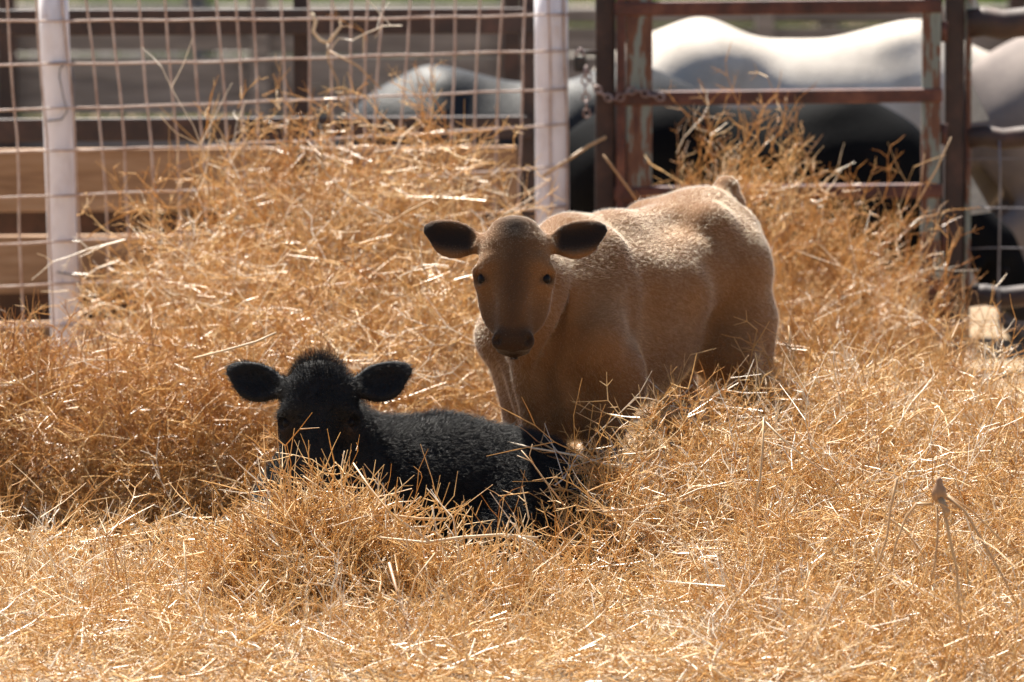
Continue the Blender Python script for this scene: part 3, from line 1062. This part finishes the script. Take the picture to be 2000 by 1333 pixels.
# keep-out volumes: the bodies of the calves (world-space ellipsoids along each body axis)
def keepout(pos):
    bad = np.zeros(len(pos), bool)
    for loc, yaw, c, rad in ((TAN_LOC, TAN_YAW, (0, 0, .56), (.56, .20, .30)), (TAN_LOC, TAN_YAW, (.42, .06, .64), (.26, .20, .30)),
                             (BLK_LOC, BLK_YAW, (.02, 0, .18), (.36, .20, .20)), (BLK_LOC, BLK_YAW, (.34, .08, .30), (.22, .24, .30))):
        cs, sn = math.cos(-yaw), math.sin(-yaw)
        x, y = pos[:, 0] - loc[0], pos[:, 1] - loc[1]
        q = np.stack([cs * x - sn * y, sn * x + cs * y, pos[:, 2]], 1)
        bad |= (((q - np.array(c)) / np.array(rad)) ** 2).sum(1) < 1
    return bad


STEM_N = [0]


def bent_stem(pts, r0, r1, name, parent, tint):
    m = MB()
    pts = [Vector(p) for p in pts]
    n = len(pts)
    m.tube(pts, [r0 + (r1 - r0) * i / (n - 1) for i in range(n)], 6)
    o = m.build(name, M['stem'], parent, True)
    a = o.data.attributes.new('tint', 'FLOAT', 'POINT')
    a.data.foreach_set('value', np.full(len(o.data.vertices), tint, np.float32))
    return o


def heap(label, ells, count, seed, stems=8, up=.25, front=.78, sc=(.75, 1.25), depth=(.35, 1.0), tint=(.5, .22), airy=0.0):
    """a heap of dry weeds: union of ellipsoids filled with forked twigs in an outer shell"""
    r = np.random.default_rng(seed)
    E = [(np.array(c, float), np.array(q, float)) for c, q in ells]
    w = np.array([(q[0] * q[1] + q[0] * q[2] + q[1] * q[2]) for c, q in E]); w /= w.sum()
    pos, nor = [], []
    have = 0
    while have < count:
        k = r.choice(len(E), count * 2, p=w)
        C = np.array([e[0] for e in E])[k]; Q = np.array([e[1] for e in E])[k]
        u = r.normal(0, 1, (len(k), 3)); u /= np.linalg.norm(u, axis=1, keepdims=True)
        # clumpy surface
        wob = 1 + .10 * np.sin(u[:, 0] * 7 + k * 1.7) * np.sin(u[:, 2] * 6 + k) + .07 * np.sin(u[:, 0] * 15 + u[:, 2] * 13 + k * 3)
        dep = depth[0] + (depth[1] - depth[0]) * r.random(len(k)) ** .6
        dep = np.where(r.random(len(k)) < airy, r.uniform(1.0, 1.28, len(k)), dep)
        p = C + u * Q * (dep * wob)[:, None]
        n = u / Q; n /= np.linalg.norm(n, axis=1, keepdims=True)
        ok = (p[:, 2] > 0.005) & ~keepout(p)
        for j, (c2, q2) in enumerate(E):
            ok &= (k == j) | ((((p - c2) / q2) ** 2).sum(1) > .36)
        ok &= (n[:, 1] < .2) | (r.random(len(k)) > front)
        pos.append(p[ok]); nor.append(n[ok]); have += ok.sum()
    pos, nor = np.concatenate(pos)[:count], np.concatenate(nor)[:count]
    rnd = r.normal(0, 1, pos.shape); rnd /= np.linalg.norm(rnd, axis=1, keepdims=True)
    d = nor * .55 + rnd * .85 + np.array([0, 0, up])
    s = r.uniform(*sc, len(pos))
    base = pos - d / np.linalg.norm(d, axis=1, keepdims=True) * (.09 * s)[:, None]
    base[:, 2] = np.maximum(base[:, 2], .004)
    t = r.normal(tint[0], tint[1], len(pos))
    c0 = np.mean([e[0] for e in E], 0)
    root = empty('weed_heap', (c0[0], c0[1], 0))
    tag(root, label, 'dry weeds', 'heaps of dry tumbleweed')
    o = scatter('twigs', base, d, s, t, SPRIGS, r, M['twig'], root)
    o['kind'] = 'stuff'
    nw = int(count * .10)
    wi = r.integers(0, len(pos), nw)
    wd = r.normal(0, 1, (nw, 3)) * np.array([1, .8, .6]) + nor[wi] * .45 + np.array([0, 0, up * .5])
    wb = pos[wi] - wd / np.linalg.norm(wd, axis=1, keepdims=True) * .17
    wb[:, 2] = np.maximum(wb[:, 2], .006)
    o = scatter('long_twigs', wb, wd, r.uniform(.6, 1.3, nw), r.normal(.72, .25, nw), WHIPS, r, M['twig'], root)
    o['kind'] = 'stuff'
    for i in range(stems):
        k = r.integers(0, len(pos))
        p = pos[k].copy()
        d = r.normal(0, 1, 3) * np.array([1, .6, .45]) + nor[k] * .35 + np.array([0, 0, .1]); d /= np.linalg.norm(d)
        pts = []
        p = p - d * .12
        L = r.uniform(.18, .42)
        for j in range(7):
            pts.append((p[0], p[1], max(p[2], .01)))
            d = d + r.normal(0, .16, 3); d /= np.linalg.norm(d)
            p = p + d * L / 6
        bent_stem(pts, r.uniform(.0028, .0046), .0015, 'stem', root, r.uniform(.3, 1))
    return root


def E(px, py_top, Y, rx, ry, rz=None, lift=0):
    """ellipsoid whose top reaches photo pixel (px, py_top) at depth Y"""
    w = P(px, py_top, Y)
    rz = rz or w.z * .75
    return ((w.x, Y, w.z - rz), (rx, ry, rz))


heap('tall heap of golden dry weeds piled against the wire mesh behind the black calf',
     [E(560, 255, 16.35, .40, .40, .60), E(730, 225, 16.45, .34, .40, .65), E(890, 275, 16.3, .24, .4, .62), E(380, 385, 16.0, .30, .45, .55), E(960, 420, 16.1, .16, .35, .5),
      E(620, 430, 15.6, .48, .5, .52), E(850, 500, 15.3, .30, .5, .50), E(430, 600, 15.15, .40, .42, .30), E(680, 660, 14.95, .40, .36, .30), E(560, 800, 15.1, .5, .3, .3)], 4400, 11, 30, tint=(.60, .24), airy=.10)
heap('low heap of tangled dry weeds at the left edge below the leaning post',
     [E(40, 650, 14.78, .40, .40, .26), E(250, 670, 14.78, .34, .38, .26), E(-100, 670, 14.75, .3, .4, .26), E(420, 700, 14.75, .26, .36, .25), E(140, 760, 14.6, .36, .30, .20), E(340, 770, 14.6, .30, .28, .20),
      E(100, 800, 15.1, .5, .3, .3), E(380, 800, 15.1, .4, .3, .3)], 2600, 12, 14, tint=(.38, .22))
heap('bushy upright dry weed growing in front of the gate behind the tan calf',
     [E(1380, 300, 16.8, .15, .22, .46), E(1460, 265, 16.75, .16, .22, .50), E(1580, 350, 16.65, .22, .3, .5), E(1670, 420, 16.55, .24, .35, .48), E(1600, 560, 15.9, .34, .4, .45), E(1740, 560, 16.0, .22, .4, .42), E(1500, 420, 16.3, .24, .3, .5)], 2400, 13, 12, up=.8, tint=(.48, .26), airy=.16)
RH = [E(1330, 800, 13.75, .20, .30, .30), E(1230, 950, 13.35, .20, .3, .24), E(1165, 885, 13.68, .12, .14, .30), E(1250, 860, 13.7, .14, .2, .3)]
for Y_, yt in ((14.55, 680), (14.1, 768), (13.6, 872), (13.1, 990), (12.6, 1112), (12.1, 1245)):
    for k_, px_ in enumerate((1470, 1700, 1940)):
        if px_ < 1500 and Y_ > 14.2: px_ = 1600
        RH.append(E(px_ + rng.uniform(-50, 50), yt + rng.uniform(-14, 30), Y_, .26, .36, .20))
heap('wide sunlit heap of dry weeds filling the right foreground', RH, 4900, 14, 36, front=.5, tint=(.70, .24), airy=.05)
heap('heap of forked dry weed stems lying in front of the black calf',
     [E(640, 950, 13.12, .16, .20, .24), E(760, 1045, 13.02, .18, .20, .20), E(560, 1030, 13.0, .19, .22, .20), E(940, 1120, 12.95, .22, .22, .14)], 1300, 15, 16, sc=(.9, 1.5), tint=(.68, .2))

heap('small tuft of dry weeds between the black calf rump and the tan calf foreleg',
     [E(1150, 890, 13.62, .08, .10, .24), E(1215, 880, 13.66, .09, .12, .26)], 150, 16, 2, tint=(.6, .22))
heap('low mat of pale trampled weeds along the bottom left of the picture',
     [E(100, 1130, 13.3, .5, .45, .10), E(420, 1150, 13.2, .4, .4, .10), E(150, 1230, 12.6, .5, .4, .09), E(600, 1220, 12.5, .5, .4, .10), E(980, 1200, 12.5, .4, .4, .12)], 1000, 17, 10, up=.1, front=.2, tint=(.76, .2))

# litter over the ground
r = np.random.default_rng(31)
def litter_points(n):
    pos = np.stack([r.uniform(-1.5, 1.5, n), 11.7 + 5.6 * r.random(n) ** 1.35, np.zeros(n)], 1)
    humps = .05 + .05 * (np.sin(pos[:, 0] * 4.1 + pos[:, 1] * 2.7) * np.sin(pos[:, 1] * 3.3 + 1) + .6)
    pos[:, 2] = .008 + humps * r.random(n) ** .8
    pos = pos[~keepout(pos)]
    d = r.normal(0, 1, (len(pos), 3)); d[:, 2] = np.abs(d[:, 2]) * .45
    return pos, d
pos, d = litter_points(4200)
lt = scatter('dry_weed_litter', pos, d, r.uniform(.5, 1.2, len(pos)), r.normal(.7, .22, len(pos)), SPRIGS, r, M['twig'])
tag(lt, 'tangled dry weed twigs trampled over the whole ground', 'dry weeds', kind='stuff')
pos, d = litter_points(14000)
lt = scatter('straw_litter', pos, d, r.uniform(.7, 1.5, len(pos)), r.normal(.7, .25, len(pos)), STRAWS, r, M['twig'])
tag(lt, 'loose golden straw bits scattered over the trampled twigs', 'straw', kind='stuff')

# ------------------------------------------------------------------ single stalks that stand out
def stalk(name, label, polys, cat='stalk'):
    x, y, Y = polys[0][0][0]
    w = P(x, y, Y)
    root = empty(name, w)
    tag(root, label, cat)
    for pts, r0, r1, t in polys:
        bent_stem([P(*p) for p in pts], r0, r1, 'stem', root, t)
    return root

# upturned root crown with drooping branches, right foreground
Yr = 12.05
rc = stalk('uprooted_weed', 'upturned weed root with drooping branches in the right foreground',
      [([(1820, 985, Yr), (1790, 985, Yr), (1770, 1010, Yr), (1750, 1060, Yr - .02), (1740, 1120, Yr - .04)], .0040, .0018, .35),
       ([(1830, 990, Yr), (1832, 1040, Yr), (1826, 1100, Yr - .02), (1815, 1150, Yr - .03)], .0028, .0016, .3),
       ([(1842, 985, Yr - .01), (1852, 1040, Yr - .02), (1868, 1110, Yr - .03), (1876, 1220, Yr - .05), (1884, 1290, Yr - .06)], .0044, .0018, .5),
       ([(1850, 970, Yr), (1885, 1000, Yr), (1920, 1060, Yr - .02), (1960, 1130, Yr - .04), (1990, 1190, Yr - .05)], .0042, .0018, .35),
       ([(1846, 965, Yr + .01), (1900, 1000, Yr + .02), (1950, 1050, Yr), (2000, 1090, Yr)], .0028, .0016, .3),
       ([(1836, 975, Yr - .01), (1850, 1000, Yr - .02), (1848, 1010, Yr - .02)], .0075, .005, .25)])
m = MB()
kn = P(1834, 958, Yr)
m.tube([kn + Vector((0, 0, dz)) for dz in (-.026, -.018, -.008, .004, .012, .020, .028)], [.007, .013, .016, .014, .008, .0075, .004], 10)
o = m.build('root_crown', M['stem'], rc, True)
a_ = o.data.attributes.new('tint', 'FLOAT', 'POINT'); a_.data.foreach_set('value', np.full(len(o.data.vertices), .1, np.float32))
stalk('dry_stalk', 'thin brown stalk left of the upturned root', [([(1752, 935, 12.1), (1740, 990, 12.1), (1732, 1050, 12.08), (1715, 1100, 12.06), (1690, 1150, 12.05)], .0030, .0018, .35), ([(1735, 1010, 12.1), (1770, 1040, 12.1), (1800, 1080, 12.1)], .0025, .0015, .4)])
stalk('dry_stalk', 'grey forked upright stalk amid the right foreground heap', [([(1474, 1000, 12.75), (1484, 940, 12.77), (1489, 880, 12.8), (1492, 815, 12.82)], .0030, .0022, .55), ([(1492, 822, 12.82), (1530, 860, 12.8), (1580, 900, 12.78), (1620, 935, 12.78)], .0028, .0014, .7), ([(1491, 835, 12.82), (1475, 870, 12.82), (1462, 892, 12.82)], .002, .001, .6)])
stalk('dry_stalk', 'pale long stem lying across the heap before the black calf', [([(1050, 1052, 12.86), (980, 1045, 12.84), (900, 1050, 12.82), (830, 1060, 12.8), (740, 1050, 12.82)], .0042, .0024, .8), ([(1005, 1047, 12.85), (1040, 1060, 12.84), (1060, 1090, 12.84), (1078, 1120, 12.84)], .0042, .0026, 1.0), ([(840, 1060, 12.8), (760, 1000, 12.85), (720, 950, 12.9), (690, 905, 12.95)], .0034, .0016, .7)])
stalk('dry_stalk', 'dark slanting twig poking from the straw at bottom centre', [([(760, 1100, 12.5), (778, 1165, 12.44), (800, 1240, 12.38), (822, 1298, 12.34)], .0034, .0020, .1), ([(790, 1210, 12.4), (812, 1130, 12.42), (850, 1080, 12.45)], .0026, .0014, .6)])
stalk('dry_stalk', 'slender branching twig standing before the black calf flank', [([(1100, 985, 13.3), (1065, 940, 13.32), (1040, 905, 13.34), (1018, 880, 13.35)], .0024, .0012, .4), ([(1045, 912, 13.34), (1034, 890, 13.34), (1040, 868, 13.34)], .0014, .0009, .5), ([(1035, 900, 13.34), (1010, 890, 13.34)], .0012, .0008, .7)])
stalk('dry_stalk', 'pale hooked weed stem caught high in the wire mesh', [([(608, 26, 16.9), (617, 40, 16.9), (612, 62, 16.9), (625, 78, 16.9), (640, 84, 16.9)], .0062, .0040, 1.0), ([(640, 84, 16.9), (655, 66, 16.9), (666, 52, 16.9), (664, 40, 16.9)], .0042, .003, .95), ([(640, 84, 16.9), (642, 120, 16.88), (660, 160, 16.86), (664, 210, 16.8)], .0034, .002, .35), ([(642, 100, 16.9), (700, 130, 16.9), (745, 175, 16.88)], .003, .002, .3)])
stalk('dry_stalk', 'brown stick leaning past the white post toward the gate post', [([(1060, 345, 17.2), (1110, 312, 17.25), (1150, 285, 17.28), (1183, 268, 17.3)], .0050, .0046, .4)])
stalk('dry_stalk', 'straight thin brown stick above the tan calf back by the gate', [([(1250, 400, 16.6), (1225, 365, 16.6), (1195, 325, 16.6), (1178, 303, 16.6)], .0042, .0032, .25)])
stalk('dry_stalk', 'bare pale twig arching through the shaded weeds left of the black calf', [([(380, 700, 14.3), (440, 685, 14.2), (500, 668, 14.2), (540, 650, 14.2)], .003, .0022, .8)])
stalk('dry_stalk', 'long thin sprig reaching across the hinge post', [([(1740, 470, 16.6), (1790, 400, 16.6), (1830, 330, 16.6), (1858, 268, 16.6)], .0026, .0014, .4), ([(1790, 400, 16.6), (1800, 350, 16.6), (1806, 300, 16.6)], .0018, .001, .4)])

# ------------------------------------------------------------------ grass beyond the far fence
r = np.random.default_rng(41)
n = 60000
gp = np.stack([r.uniform(-5, 5, n), r.uniform(29, 60, n), np.zeros(n)], 1)
keep = np.sin(gp[:, 0] * 1.3 + 1) * np.sin(gp[:, 1] * .6) > -.3
gp = gp[keep]; n = len(gp)
hgt = r.uniform(.08, .28, n); wd = r.uniform(.010, .022, n)
az = r.uniform(0, 6.28, n)
dx = np.stack([np.cos(az), np.sin(az), np.zeros(n)], 1) * wd[:, None]
lean = np.stack([r.normal(0, .06, n), r.normal(0, .06, n), hgt], 1)
V = np.stack([gp - dx, gp + dx, gp + lean], 1).reshape(-1, 3)
g = mesh_np('grass', V, np.arange(3 * n).reshape(-1, 3), M['grass'], None, False, {'tint': np.repeat(r.random(n), 3)})
tag(g, 'green grass growing beyond the plank fence', 'grass', kind='stuff')
